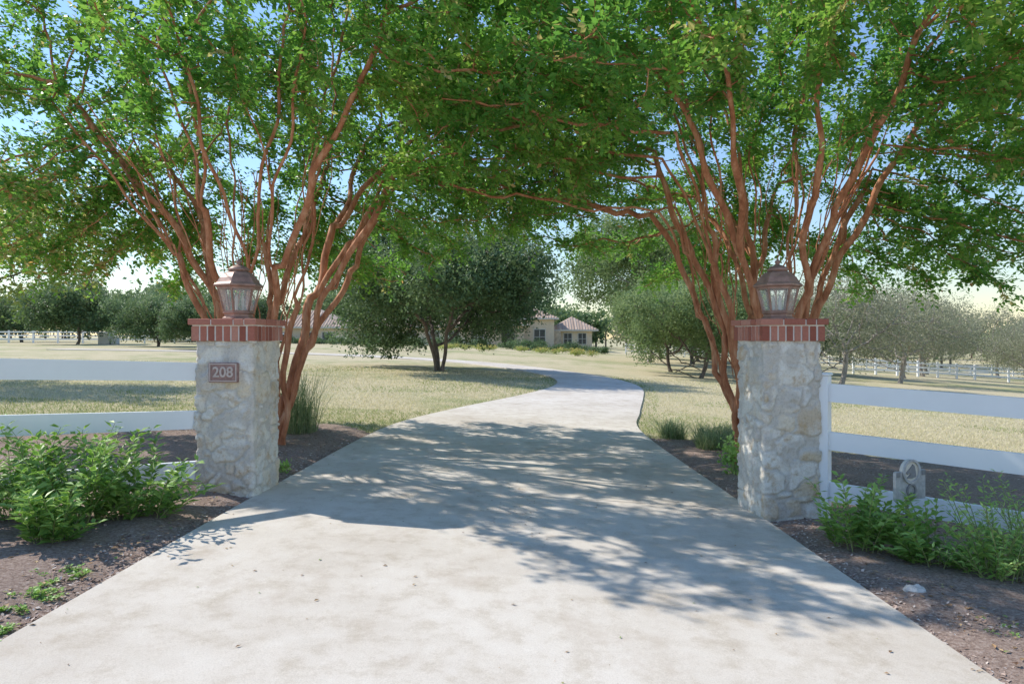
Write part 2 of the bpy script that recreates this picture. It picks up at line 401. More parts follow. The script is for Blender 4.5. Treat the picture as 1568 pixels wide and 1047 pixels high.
# ------------------------------------------------------------------ crape myrtles
INFO=[]
def crape(name,cx,cy,ccy,zlow,rmax,seed,inward,nstem=16,natt=2100,ntw=16500,H=6.4):
    global rng
    rng=np.random.default_rng(seed)
    base=np.array([cx,cy,float(gz(cx))])
    P=[];par=[]
    fk=0.40
    for s in range(nstem):
        ph=2*np.pi*s/nstem+rng.uniform(-.25,.25)
        Rr=rng.uniform(0.5,1.2) if s%3 else rng.uniform(0.12,0.5)
        start=base+np.array([math.cos(ph)*0.26,math.sin(ph)*0.2,-0.05])
        P.append(start);par.append(-1)
        def stem(i0,ph,Rr,z0,z1):
            last=i0;z=z0;w1,w2=rng.uniform(0,6,2)
            off=P[i0]-base;pp=off[:2]-Rr*fk*(max(z0,0.01)/1.6)**1.6*np.array([math.cos(ph),math.sin(ph)])
            while z<z1:
                z+=0.13
                rr=Rr*fk*(z/1.6)**1.6
                q=base+np.array([pp[0]+math.cos(ph)*rr+0.035*math.sin(z*4+w1)+0.02*math.sin(z*9+w2),pp[1]+math.sin(ph)*rr+0.035*math.cos(z*4.6+w2),z])
                P.append(q);par.append(last);last=len(P)-1
            return last
        zf=rng.uniform(0.9,2.0)
        a=stem(len(P)-1,ph,Rr,0.0,zf)
        for dph in (-rng.uniform(.2,.6),rng.uniform(.2,.6)):
            zf2=zf+rng.uniform(0.6,1.0)
            b=stem(a,ph+dph,Rr*rng.uniform(0.9,1.4),zf,zf2)
            if rng.random()<0.75:
                for dp2 in (-.4,.4):
                    stem(b,ph+dph+dp2*rng.uniform(.5,1.2),Rr*rng.uniform(0.8,1.4),zf2,zf2+rng.uniform(0.8,1.6))
            else: stem(b,ph+dph,Rr,zf2,zf2+1.4)
    A=[]
    while len(A)<natt:
        q=rng.uniform(-1,1,2)
        r=np.linalg.norm(q)
        if r>1: continue
        x=cx+q[0]*rmax[0];y=ccy+q[1]*rmax[1]
        if inward<0 and x<-3.6 and y<7.3: continue
        lo=zlow(x,y)+0.25*math.sin(x*2.3+y)*math.sin(y*1.9);hi=H-1.5*r**3+0.3*math.sin(x*1.7)*math.sin(y*2.1)
        if r>0.85: lo+= (r-0.85)*2
        if hi<lo+0.2: continue
        z=rng.uniform(lo,hi)
        rr=math.hypot(x-cx,y-cy)
        if rr<1.7 and z<3.1+0.5*rng.random(): continue
        if rr<1.0 and z<4.0: continue
        A.append((x,y,z))
    A=np.array(A)
    P,par=colonize(P,par,A,0.16,2.2,0.29,60,up=0.04,jit=0.16)
    R=radii(P,par,0.0054,2.1,0.078)
    R=np.where((P[:,2]<3.2)&(R>0.02),np.maximum(R,0.036),R)
    t=NM();tubes(t,P,par,R,0,8 ,0.0)
    rc=np.hypot(P[:,0]-cx,P[:,1]-cy)
    zl=np.array([zlow(a,b) for a,b in P[:,:2]])
    okn=(P[:,2]>np.minimum(zl-0.25,4.2))&~((rc<1.6)&(P[:,2]<3.7))
    if inward<0: okn&=~((P[:,0]<-3.6)&(P[:,1]<7.0))
    thin=np.where((R<0.0125)&(par>=0)&okn)[0]
    INFO.append((name,len(P),len(thin)))
    idx=thin[rng.integers(len(thin),size=ntw)]
    bd=nrm(P[idx]-P[par[idx]])
    td=nrm(bd*0.4+rand_unit(len(idx))*0.9+np.array([0,0,0.03]))
    tl=rng.uniform(0.14,0.36,len(idx))
    st=P[idx]+(P[par[idx]]-P[idx])*rng.random((len(idx),1))
    e=st+td*tl[:,None]
    u=nrm(np.cross(td,[0.31,0.2,0.9]));w=np.cross(td,u)
    rr=0.002
    V=np.stack([st+u*rr,st-u*rr*.5+w*rr*.87,st-u*rr*.5-w*rr*.87,e],1).reshape(-1,3)
    o=np.arange(len(idx))*4
    t.add(V,np.concatenate([np.stack([o,o+1,o+3],1),np.stack([o+1,o+2,o+3],1)]),0,0.5)
    ml=9
    tt=np.tile(np.linspace(0.15,1.0,ml),len(idx));ii=np.repeat(np.arange(len(idx)),ml)
    sg=np.where(np.tile(np.arange(ml),len(idx))%2==0,1,-1)
    B=st[ii]+td[ii]*(tl[ii]*tt)[:,None]
    sd=u[ii]*sg[:,None]
    dr=nrm(td[ii]*0.6+sd*0.9+rand_unit(len(ii))*0.45+np.array([0,0,-0.12]))
    nr=nrm(np.array([0,0,1.0])+rand_unit(len(ii))*0.85)
    Lf=rng.uniform(0.05,0.092,len(ii));Wf=Lf*rng.uniform(0.48,0.64,len(ii))
    cl=clump(B,1.0);clr=rng.random(len(idx))[ii]
    val=np.clip(0.08+0.44*cl+0.27*clr+rng.normal(0,0.1,len(ii)),0,0.86)
    rr_=rng.random(len(ii));val=np.where(rr_<0.012,rng.uniform(.9,1,len(ii)),val)
    if inward<0:
        farl=(B[:,0]<cx-2.0)&(B[:,2]<3.6)&(rng.random(len(ii))<0.3);val=np.where(farl,rng.uniform(.8,1,len(ii)),val)
    tw=(clr<0.015);val=np.where(tw,0.93,val)
    add_leaves(t,B,dr,Lf,Wf,val,1,nr)
    return t.build(name,[M_barkr,M_crape])
def front(x,cx,y): return max(0,min(1,(8.6-y)/1.6))*max(0,min(1,1-(abs(x-cx)-1.6)/1.4))
def zl_left(x,y): return 2.15+0.12*max(0,8-y)+1.1*front(x,-3.0,y)+0.8*min(1,max(0,(x+2.0)/2.0))*(1-front(x,-3.0,y))
def zl_right(x,y): return 2.15+0.12*max(0,8-y)+1.1*front(x,2.95,y)+0.8*min(1,max(0,(2.0-x)/2.0))*(1-front(x,2.95,y))-0.4*min(1,max(0,(x-4.6)/1.5))
crape('crape_myrtle_tree',-3.0,8.1,9.0,zl_left,(4.8,3.5),21,-1)
crape('crape_myrtle_tree',2.95,8.1,8.5,zl_right,(4.6,4.2),34,1,ntw=18000)

# ------------------------------------------------------------------ background tree meshes
def bgtree(name,seed,H,W,zb,matb,matl,nl,lsize,natt=260,step=0.3,stems=1,tip=0.012,rcap=0.22,spread=0.38,lean=0.0,low=0.3,nlob=9,thr=2.1):
    global rng
    rng=np.random.default_rng(seed)
    P=[];par=[]
    for s in range(stems):
        ph=rng.uniform(0,6.28);P.append(np.array([math.cos(ph)*0.12*(stems>1),math.sin(ph)*0.12*(stems>1),-0.1]));par.append(-1)
        last=len(P)-1;k=0.25 if stems>1 else 0.08
        z=0
        while z<zb*1.05:
            z+=step;P.append(np.array([math.cos(ph)*(0.12+k*z)+0.05*math.sin(z*3)+lean*z,math.sin(ph)*(0.12+k*z)+0.05*math.cos(z*2.3),z]));par.append(last);last=len(P)-1
    lob=[]
    for i in range(nlob):
        a=2*np.pi*i/nlob+rng.uniform(-.3,.3);r=W/2*rng.uniform(0.25,0.72)
        lob.append((math.cos(a)*r,math.sin(a)*r,zb+(H-zb)*rng.uniform(low,0.70),W/2*rng.uniform(0.28,0.42),(H-zb)*rng.uniform(0.24,0.34)))
    lob.append((0,0,zb+(H-zb)*0.66,W*0.24,(H-zb)*0.34))
    A=[]
    while len(A)<natt:
        l=lob[rng.integers(len(lob))];q=rng.normal(size=3);q/=np.linalg.norm(q);q*=rng.random()**0.33
        A.append((l[0]+q[0]*l[3],l[1]+q[1]*l[3],l[2]+q[2]*l[4]))
    P,par=colonize(P,par,np.array(A),step,W,step*1.3,50,up=0.03,jit=0.2)
    R=radii(P,par,tip,2.2,rcap)
    t=NM();tubes(t,P,par,R,0,6)
    thin=np.where((R<tip*thr)&(par>=0)&(P[:,2]>zb*0.6))[0]
    ii=thin[rng.integers(len(thin),size=nl)]
    off=rng.normal(size=(len(P),4,3))*spread*0.8
    sub=rng.integers(4,size=nl)
    B=P[ii]+off[ii,sub]+rng.normal(size=(nl,3))*spread*0.42
    B[:,2]=np.maximum(B[:,2],0.5)
    Lf=lsize*rng.uniform(.7,1.3,nl)
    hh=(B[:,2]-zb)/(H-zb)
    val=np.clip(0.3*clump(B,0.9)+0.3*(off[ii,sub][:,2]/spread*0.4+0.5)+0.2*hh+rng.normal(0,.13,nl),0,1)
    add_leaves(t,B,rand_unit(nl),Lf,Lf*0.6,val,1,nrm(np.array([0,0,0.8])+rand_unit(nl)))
    return t.build(name,[matb,matl])
def place(ob,x,y,rot=0,s=1.0,sz=None):
    ob.location=(x,y,float(gz(x))-0.02);ob.rotation_euler=(0,0,rot);ob.scale=(s,s,sz or s);return ob
def dup(ob,name,x,y,rot,s,sz=None):
    o=bpy.data.objects.new(name,ob.data);COL.objects.link(o);return place(o,x,y,rot,s,sz)

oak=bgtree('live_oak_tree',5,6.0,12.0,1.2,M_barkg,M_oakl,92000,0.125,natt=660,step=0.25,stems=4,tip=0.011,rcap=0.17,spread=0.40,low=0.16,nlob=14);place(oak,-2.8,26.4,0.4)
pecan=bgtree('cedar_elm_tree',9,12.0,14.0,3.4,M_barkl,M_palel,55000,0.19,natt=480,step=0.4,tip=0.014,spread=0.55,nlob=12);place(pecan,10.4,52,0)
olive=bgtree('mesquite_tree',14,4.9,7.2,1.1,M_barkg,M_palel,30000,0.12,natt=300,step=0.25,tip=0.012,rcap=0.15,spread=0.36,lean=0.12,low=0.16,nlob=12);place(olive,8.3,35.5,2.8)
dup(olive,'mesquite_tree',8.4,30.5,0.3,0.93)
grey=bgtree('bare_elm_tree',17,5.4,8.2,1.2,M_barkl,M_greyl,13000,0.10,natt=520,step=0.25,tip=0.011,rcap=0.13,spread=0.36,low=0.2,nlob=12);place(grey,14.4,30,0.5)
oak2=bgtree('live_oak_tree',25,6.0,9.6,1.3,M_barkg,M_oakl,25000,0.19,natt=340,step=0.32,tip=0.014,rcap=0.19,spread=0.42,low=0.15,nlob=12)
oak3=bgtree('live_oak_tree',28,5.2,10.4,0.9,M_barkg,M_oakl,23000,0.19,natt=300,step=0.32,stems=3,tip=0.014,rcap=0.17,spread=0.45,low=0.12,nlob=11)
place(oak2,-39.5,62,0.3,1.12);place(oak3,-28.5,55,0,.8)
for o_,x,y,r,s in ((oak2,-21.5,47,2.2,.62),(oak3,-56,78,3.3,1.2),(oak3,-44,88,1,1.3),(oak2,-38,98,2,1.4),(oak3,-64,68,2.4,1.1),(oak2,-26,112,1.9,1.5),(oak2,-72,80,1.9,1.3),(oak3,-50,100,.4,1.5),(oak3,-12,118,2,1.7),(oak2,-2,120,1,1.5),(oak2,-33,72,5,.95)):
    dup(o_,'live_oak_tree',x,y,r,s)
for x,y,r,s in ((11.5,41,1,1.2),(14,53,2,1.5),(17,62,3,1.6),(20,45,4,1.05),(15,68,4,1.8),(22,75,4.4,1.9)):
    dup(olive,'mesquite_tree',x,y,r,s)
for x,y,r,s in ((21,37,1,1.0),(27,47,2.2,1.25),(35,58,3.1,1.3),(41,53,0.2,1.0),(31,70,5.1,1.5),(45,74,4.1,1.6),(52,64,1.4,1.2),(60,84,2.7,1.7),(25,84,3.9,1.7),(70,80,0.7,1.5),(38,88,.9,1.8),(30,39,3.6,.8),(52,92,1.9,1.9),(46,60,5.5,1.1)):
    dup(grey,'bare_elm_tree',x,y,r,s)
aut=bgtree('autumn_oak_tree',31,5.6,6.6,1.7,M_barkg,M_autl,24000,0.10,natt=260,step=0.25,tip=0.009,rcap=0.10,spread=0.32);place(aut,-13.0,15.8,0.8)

def treeline():
    t=NM();r=np.random.default_rng(3);global rng;rng=r
    for side in range(230):
        ang=r.uniform(-1.15,1.15);D=r.uniform(108,190);x=D*math.tan(ang)*0.9 if abs(ang)<0.95 else D*math.tan(0.95)*np.sign(ang)*r.uniform(.9,1.3);y=D
        if -32<x<16 and y<126: y+=20
        z=float(gz(x));H=r.uniform(7,13);W=H*r.uniform(.9,1.4)
        nl=560;k=r.integers(14,size=nl)
        q=nrm(r.normal(size=(14,3)))*r.uniform(.3,1,(14,1));lc=np.stack([q[:,0]*W*.38,q[:,1]*W*.38,H*.5+q[:,2]*H*.36],1)
        B=lc[k]+r.normal(size=(nl,3))*np.array([W*.1,W*.1,H*.075]);B[:,2]=np.maximum(B[:,2],.2);B+=np.array([x,y,z])
        L=r.uniform(.55,1.0,nl);grey_=(x>15 and r.random()<.55)
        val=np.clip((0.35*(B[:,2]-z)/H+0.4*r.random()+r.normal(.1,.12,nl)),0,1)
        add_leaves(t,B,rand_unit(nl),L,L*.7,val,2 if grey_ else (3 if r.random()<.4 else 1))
        t.lathe([(0.22,0),(0.15,H*.5)],5,(x,y,z),0,cap=False)
    t.build('distant_tree_line',[M_barkg,M_oakl,M_greyl,M_palel])
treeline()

# ------------------------------------------------------------------ pillars
def pillar(name,cx,cy,rot,seed,plaque):
    gzz=float(gz(cx))
    root=empty(name,(cx,cy,gzz));root.rotation_euler=(0,0,rot)
    ztop=1.365-gzz
    zcap=1.547-gzz
    hw=0.247;cr=0.020
    pts=[];nrmv=[]
    nn=46
    for sidx in range(4):
        a0=-math.pi/2+sidx*math.pi/2
        nx_,ny_=math.cos(a0),math.sin(a0);tx,ty=-ny_,nx_
        L=hw-cr
        for k in range(nn):
            s=-L+2*L*k/(nn-1);pts.append((nx_*hw+tx*s,ny_*hw+ty*s));nrmv.append((nx_,ny_))
        for k in range(1,4):
            a=a0+math.pi/2*k/4;ccx=nx_*L+tx*L;ccy=ny_*L+ty*L
            pts.append((ccx+cr*math.cos(a),ccy+cr*math.sin(a)));nrmv.append((math.cos(a),math.sin(a)))
    m=len(pts);nz=136;zs=np.linspace(-0.12,ztop,nz)
    V=[];J=[];T=[]
    for z in zs:
        for (px,py),(ax_,ay_) in zip(pts,nrmv):
            p=Vector((px+seed*3.1,py,z))
            wv=noise.noise_vector(p*3.0)*0.05+noise.noise_vector(p*16)*0.012
            q=Vector(((p.x+wv.x)*3.9,(p.y+wv.y)*3.9,(p.z+wv.z)*4.9))
            ds,ps=noise.voronoi(q,distance_metric='CHEBYCHEV')
            f=ds[1]-ds[0]
            j=min(1,max(0,(f-0.02)/0.07));j=j*j*(3-2*j)
            h=math.sin(ps[0].x*12.9+ps[0].y*78.2+ps[0].z*37.7)*43758.5;tone=h-math.floor(h)
            rel=q-ps[0]
            tilt=(rel.x*math.sin(tone*40)+rel.z*math.cos(tone*23)+rel.y*math.sin(tone*17))*0.014
            n1=noise.noise(p*9);rid=abs(noise.noise(p*13+Vector((5,1,2))))
            dsp=j*(0.010+0.009*tone+tilt)+0.008*n1-0.011*rid+0.007*noise.noise(p*30)+0.005*noise.noise(p*70)
            V.append((px+ax_*dsp,py+ay_*dsp,z));J.append(j*min(1,max(0,.5+3*noise.noise(p*6+Vector((9,0,0)))+.6)));T.append(tone)
    F=[]
    for i in range(nz-1):
        for k in range(m):
            F.append((i*m+k,i*m+(k+1)%m,(i+1)*m+(k+1)%m,(i+1)*m+k))
    b=NM();b.add(V,F,0,0.5,False);b.add(V[-m:],[tuple(range(m))],0)
    ob=b.build('stone_shaft',[M_stone],root)
    ob.data.polygons.foreach_set('use_smooth',np.ones(len(ob.data.polygons),bool))
    ex=[J[-1]]*m
    a=ob.data.attributes.new('joint','FLOAT','POINT');a.data.foreach_set('value',np.array(J+ex,dtype=np.float32))
    a=ob.data.attributes.new('tone','FLOAT','POINT');a.data.foreach_set('value',np.array(T+ex,dtype=np.float32))
    # brick cap
    c=NM();r=random.Random(seed)
    z0=ztop-0.004;hs=0.125;ht=zcap-z0-hs-0.010
    hb=0.272
    c.box((0,0,z0+hs/2+0.002),(2*hb-0.007,2*hb-0.007,hs-0.003),1)
    def rowb(hb_,nb_,dep,zc,h,gap):
        w_=2*hb_/nb_
        for s in range(4):
            a0=s*math.pi/2
            for k in range(nb_):
                u0=-hb_+w_*k+gap/2;u1=-hb_+w_*(k+1)-gap/2
                if k==0: u0=-hb_-0.003
                if k==nb_-1: u1=hb_-dep-gap
                if u1-u0<0.02: continue
                dd=dep+r.uniform(0.001,.005)
                x,y=(u0+u1)/2,-hb_+dep/2-0.001
                cxr=x*math.cos(a0)-y*math.sin(a0);cyr=x*math.sin(a0)+y*math.cos(a0)
                c.box((cxr,cyr,zc+r.uniform(-.0015,.0015)),(u1-u0,dd,h),0,r.random(),a0,bev=0.004)
    rowb(hb,8,0.056,z0+hs/2,hs,0.016)
    ho=0.292
    c.box((0,0,z0+hs+0.010+ht/2-0.003),(2*ho-0.010,2*ho-0.010,ht-0.008),1)
    c.box((0,0,z0+hs+0.004),(2*hb-0.004,2*hb-0.004,0.015),1)
    rowb(ho,3,0.095,z0+hs+0.010+ht/2,ht,0.014)
    c.box((0,0,zcap-0.004),(0.43,0.43,0.012),0,0.6)
    c.build('brick_cap',[M_brick,M_mortar],root)
    # lantern
    l=NM();zb=zcap+0.002;n6=6;ph=math.pi/6+0.12
    l.lathe([(0.135,0),(0.135,0.012),(0.118,0.022),(0.118,0.045),(0.132,0.052),(0.132,0.062)],n6,(0,0,zb),0,smooth=False,phase=ph)
    b0,b1=0.118,0.172;zg0,zg1=0.062,0.275
    l.lathe([(b1+0.012,zg1),(0.205,zg1+0.012),(0.205,zg1+0.024),(0.178,zg1+0.045),(0.155,zg1+0.085),(0.118,zg1+0.125),(0.082,zg1+0.142),(0.078,zg1+0.155)],n6,(0,0,zb),0,smooth=False,phase=ph)
    l.lathe([(0.088,0),(0.09,0.01),(0.068,0.03),(0.035,0.045),(0.018,0.05),(0.015,0.06),(0.026,0.07),(0.024,0.082),(0.008,0.095),(0.004,0.105)],16,(0,0,zb+zg1+0.15),0)
    for k in range(n6):
        a=2*math.pi*k/n6+ph;a2=a+2*math.pi/n6
        p0=Vector((b0*math.cos(a),b0*math.sin(a),zb+zg0));p1=Vector((b1*math.cos(a),b1*math.sin(a),zb+zg1))
        dd=(p1-p0);M=dd.to_track_quat('Z','Y').to_matrix()
        l.box(tuple((p0+p1)/2),(0.014,0.014,dd.length),0,M=M)
        q0=Vector((b0*math.cos(a2),b0*math.sin(a2),zb+zg0));q1=Vector((b1*math.cos(a2),b1*math.sin(a2),zb+zg1))
        l.beam(p0+Vector((0,0,.008)),q0+Vector((0,0,.008)),0.012,0.014,0);l.beam(p1-Vector((0,0,.006)),q1-Vector((0,0,.006)),0.012,0.016,0)
        s=0.975
        l.add([(p0.x*s,p0.y*s,p0.z),(q0.x*s,q0.y*s,q0.z),(q1.x*s,q1.y*s,q1.z),(p1.x*s,p1.y*s,p1.z)],[(0,1,2,3)],1)
    for k in range(3):
        a=k*2.1+0.5;l.lathe([(0.013,0.062),(0.013,0.15)],8,(0.035*math.cos(a),0.035*math.sin(a),zb),2)
        l.lathe([(0.011,0.15),(0.015,0.165),(0.012,0.185),(0.003,0.21)],8,(0.035*math.cos(a),0.035*math.sin(a),zb),2)
    l.build('lantern',[M_copper,M_glass,M_candle],root)
    if plaque:
        q=NM();zc=1.10-gzz;yy=-0.276
        q.box((0.01,yy,zc),(0.25,0.03,0.165),0,bev=0.006)
        for sz in (-1,1): q.box((0.01,yy-0.017,zc+sz*0.071),(0.235,0.008,0.008),1)
        for sx in (-1,1): q.box((0.01+sx*0.113,yy-0.017,zc),(0.008,0.008,0.134),1)
        q.build('number_plaque',[M_terra,M_termark],root)
        cu=bpy.data.curves.new('digits','FONT');cu.body='208';cu.size=0.12;cu.extrude=0.004;cu.offset=0.002;cu.align_x='CENTER';cu.align_y='CENTER'
        to=bpy.data.objects.new('digits',cu);COL.objects.link(to);to.parent=root;to.location=(0.01,yy-0.018,zc);to.rotation_euler=(math.pi/2,0,0);cu.materials.append(M_termark)
    return root
pillar('stone_gate_pillar',-2.385,5.96,math.radians(-5),1,True)
pillar('stone_gate_pillar',2.32,5.96,math.radians(6),2,False)

# ------------------------------------------------------------------ entry fences
def entryfence(p0,p1,ztop0,ztop1,postat):
    f=NM();p0=np.array(p0);p1=np.array(p1);dv=p1-p0
    for off,h in ((0,.152),(0.405,.152),(0.83,.155)):
        a=np.array([p0[0],p0[1],ztop0-off-h/2]);b=np.array([p1[0],p1[1],ztop1-off-h/2])
        f.beam(a,b,0.045,h,0)
    for t in postat:
        q=p0+dv*t;z=ztop0+(ztop1-ztop0)*t;g=float(gz(q[0]));a=math.atan2(dv[1],dv[0])
        f.box((q[0],q[1],(z+0.06+g-.1)/2),(0.127,0.127,z+0.06-g+.1),0,rot=a,bev=0.004)
        f.box((q[0],q[1],z+0.075),(0.15,0.15,0.03),0,rot=a,bev=0.012)
    return f.build('white_rail_fence',[M_white])
entryfence((-2.60,5.83),(-6.4,2.3),1.175,1.43,(0.5,1.0))
entryfence((2.63,5.80),(6.4,2.85),1.005,0.83,(0.0,0.5,1.0))

def farfence(name,pts,h=1.25,rails=3,sp=2.6):
    f=NM()
    for a,b in zip(pts[:-1],pts[1:]):
        a=np.array(a,float);b=np.array(b,float);L=np.linalg.norm(b-a);n=max(1,int(L/sp))
        for i in range(n):
            p=a+(b-a)*i/n;q=a+(b-a)*(i+1)/n;zp=float(gz(p[0]));zq=float(gz(q[0]))
            for k in range(rails):
                zz=h-0.12-k*(h-0.15)/rails
                f.beam((p[0],p[1],zp+zz),(q[0],q[1],zq+zz),0.05,0.14)
            f.box((p[0],p[1],zp+h/2),(0.14,0.14,h+.1),0)
    return f.build(name,[M_white])
farfence('white_rail_fence',[(-90,74),(-44,70),(-24,74)])
farfence('white_rail_fence',[(26,52),(40,59),(70,56)])
farfence('white_rail_fence',[(14,84),(45,92),(90,88)])

u=NM();u.box((0,0,.5),(1.0,.7,1.0),0,bev=.03);u.box((0.9,0,.35),(.5,.5,.7),0,bev=.03);u.box((0,0,1.03),(1.06,.76,.05),1)
o=u.build('utility_box',[M_trim,M_signg]);o.location=(-37.5,63,float(gz(-37.5)))

# ------------------------------------------------------------------ house
def house():
    root=empty('stucco_house',(0,88,float(gz(0))-0.1))
    w=NM()
    def block(x0,x1,y0,y1,h,m=0): w.box(((x0+x1)/2,(y0+y1)/2,h/2-0.2),(x1-x0,y1-y0,h+.4),m)
    block(-21,-6,0,11,2.8);block(-6,5.5,1,12,3.9);block(5.5,10.6,2.5,10,2.45);block(-30,-21,-3,8,2.7);block(-2.6,1.6,-0.6,1.0,3.1,1);block(5.4,6.4,1.6,2.5,2.3,1)
    w.box((-14,4,3.4),(1.0,1.0,3.0),1)
    w.build('walls',[M_stucco,M_hstone],root)
    r=NM()
    def hip(x0,x1,y0,y1,z,h,ov=.6):
        x0-=ov;x1+=ov;y0-=ov;y1+=ov
        if x1-x0>=y1-y0:
            k=(y1-y0)/2;a=(x0+k,(y0+y1)/2,z+h);b=(x1-k,(y0+y1)/2,z+h)
            V=[(x0,y0,z),(x1,y0,z),(x1,y1,z),(x0,y1,z),a,b];F4=[(0,1,5,4),(2,3,4,5)];F3=[(1,2,5),(3,0,4)]
        else:
            k=(x1-x0)/2;a=((x0+x1)/2,y0+k,z+h);b=((x0+x1)/2,y1-k,z+h)
            V=[(x0,y0,z),(x1,y0,z),(x1,y1,z),(x0,y1,z),a,b];F4=[(1,2,5,4),(3,0,4,5)];F3=[(0,1,4),(2,3,5)]
        r.add(V,F4,0);r.add(V,F3,0);r.add([(x0,y0,z-.18),(x1,y0,z-.18),(x1,y1,z-.18),(x0,y1,z-.18)],[(3,2,1,0)],1)
        r.add([(x0,y0,z-.18),(x1,y0,z-.18),(x1,y1,z-.18),(x0,y1,z-.18),(x0,y0,z),(x1,y0,z),(x1,y1,z),(x0,y1,z)],[(0,1,5,4),(1,2,6,5),(2,3,7,6),(3,0,4,7)],1)
        run=(min(x1-x0,y1-y0))/2
        n=int((x1-x0)/0.35)
        for i in range(1,n):
            x=x0+(x1-x0)*i/n;t=min(1,(x-x0)/run,(x1-x)/run)
            r.beam((x,y0,z+.03),(x,y0+run*t,z+h*t+.03),.13,.07,0,random.random())
    hip(-21,-6,0,11,2.85,2.4);hip(-6,5.5,1,12,3.95,2.7);hip(5.5,10.8,2.5,10,2.45,1.8);hip(-30,-21,-3,8,2.75,2.4);hip(-2.8,1.8,-1,1.4,3.1,.8,.3)
    r.build('tile_roof',[M_tile,M_trim],root)
    d=NM()
    def win(x,y,z,ww,hh):
        d.box((x,y-.03,z),(ww+.2,.08,hh+.2),1);d.box((x,y-.05,z),(ww,.06,hh),0);d.box((x,y-.09,z),(.06,.04,hh),1);d.box((x,y-.09,z),(ww,.04,.05),1)
    for x in (-28,-25.5,-23): win(x,-3,1.3,1.2,1.5)
    for x in (-19,-16,-13,-10,-7.5): win(x,0,1.4,1.3,1.6)
    for x in (-4.5,3.6): win(x,1,1.5,1.4,1.9)
    for x in (7.4,9.3): win(x,2.5,1.25,1.0,1.4)
    d.box((-0.5,-.66,1.25),(1.6,.08,2.5),2)
    d.build('windows_and_door',[M_win,M_trim,M_dark],root)
house()

def shrubs(name,items,mat,lsz,seed):
    global rng
    rng=np.random.default_rng(seed);t=NM()
    for (x,y,w,h,nl,dv) in items:
        z=float(gz(x));k=rng.integers(9,size=nl);q=nrm(rng.normal(size=(9,3)));c=np.stack([q[:,0]*w*.3,q[:,1]*w*.3,h*.5+q[:,2]*h*.22],1)
        B=c[k]+rng.normal(size=(nl,3))*np.array([w*.12,w*.12,h*.13]);B[:,2]=np.maximum(B[:,2],0.03);B+=np.array([x,y,z])
        L=lsz*rng.uniform(.7,1.3,nl);add_leaves(t,B,rand_unit(nl),L,L*.55,np.clip((B[:,2]-z)/h*.5+dv+rng.normal(0,.15,nl),0,1),0)
        for s in range(4):
            a=rng.uniform(0,6.28);t.beam((x,y,z),(x+math.cos(a)*w*.2,y+math.sin(a)*w*.2,z+h*.6),.02,.02,1)
    return t.build(name,[mat,M_stem])
it=[]
for i in range(70):
    x=rng.uniform(-28,10.5);y=rng.uniform(75,84);it.append((x,y,rng.uniform(1.2,2.8),rng.uniform(.5,1.4),450,rng.uniform(-.3,.2)))
shrubs('garden_shrubs',it,M_oakl,.18,4)
it=[(rng.uniform(-12,8),rng.uniform(60,70),1.5,.6,300,.2) for i in range(22)]
shrubs('garden_shrubs',it,M_autl,.13,5)
it=[(-10.5+ i*1.0,52+rng.uniform(-1,1),1.3,1.0,450,.2) for i in range(4)]
shrubs('garden_shrubs',it,M_palel,.12,6)

# ------------------------------------------------------------------ blades
def blades(name,base,h,w,spread,val,mat,segs=2,droop=.3):
    n=len(base);a=rng.uniform(0,6.28,n);d=np.stack([np.cos(a),np.sin(a),np.zeros(n)],1);s=np.stack([-np.sin(a),np.cos(a),np.zeros(n)],1)
    up=np.array([0,0,1.0]);t=NM();h=h[:,None];w=w[:,None];sp=(spread if np.ndim(spread) else np.full(n,spread))[:,None]
    if segs==1:
        V=np.stack([base-s*w/2,base+s*w/2,base+d*h*sp+up*h],1).reshape(-1,3);o=np.arange(n)*3
        t.add(V,np.stack([o,o+1,o+2],1),0,val)
    else:
        m1=base+d*h*sp*.35+up*h*.55;m2=base+d*h*sp*.8+up*h*.88;e=base+d*h*sp*(1.1+droop)+up*h*(1-droop*.6)
        V=np.stack([base-s*w/2,base+s*w/2,m1-s*w*.45,m1+s*w*.45,m2-s*w*.3,m2+s*w*.3,e],1).reshape(-1,3);o=np.arange(n)*7
        t.add(V,np.concatenate([np.stack([o,o+1,o+3,o+2],1),np.stack([o+2,o+3,o+5,o+4],1)]),0,np.tile(val,2))
        t.add(V,np.stack([o+4,o+5,o+6],1),0,val)
    return t.build(name,[mat])
rng=np.random.default_rng(77)
nb=240000
y=9+19*rng.random(nb)**1.6;x=rng.uniform(-1,1,nb)*(0.85*y+2.5)
k=~bedmask(x,y)&((x<lx(y)-.03)|(x>rx(y)+.03))
x=x[k];y=y[k];pos=np.stack([x,y,gz(x)],1)
gn=0.5+0.5*np.sin(x*.7+np.sin(y*.9))*np.sin(y*.5+1.7)
edge=np.minimum(np.abs(x-lx(y)),np.abs(x-rx(y)))
gr=((gn>.66)&(rng.random(len(x))<.4))|(y<12.5)*(x<0)*(rng.random(len(x))<.7)|(edge<.4)*(rng.random(len(x))<.4)
val=np.where(gr,rng.uniform(.0,.45,len(x)),rng.uniform(.45,1,len(x)))
h=rng.uniform(.02,.045,len(x))*np.where(gr,1.3,1)
blades('grass_blades',pos,h,rng.uniform(.007,.013,len(x))*(y/11),rng.uniform(.4,1.6,len(x)),val,M_grass,1)
def tuft(name,cx,cy,r,h,n,sp,mat=M_tuft,w=.008,dv=0):
    a=rng.uniform(0,6.28,n);q=r*np.sqrt(rng.random(n));x=cx+q*np.cos(a);y=cy+q*np.sin(a)
    return blades(name,np.stack([x,y,gz(x)+.01],1),rng.uniform(.35,1,n)**1.2*h,np.full(n,w),rng.uniform(.05,sp,n),np.clip(rng.random(n)+dv,0,1),mat)
tuft('ornamental_grass',-2.9,9.2,.26,1.0,620,.95,w=.006)
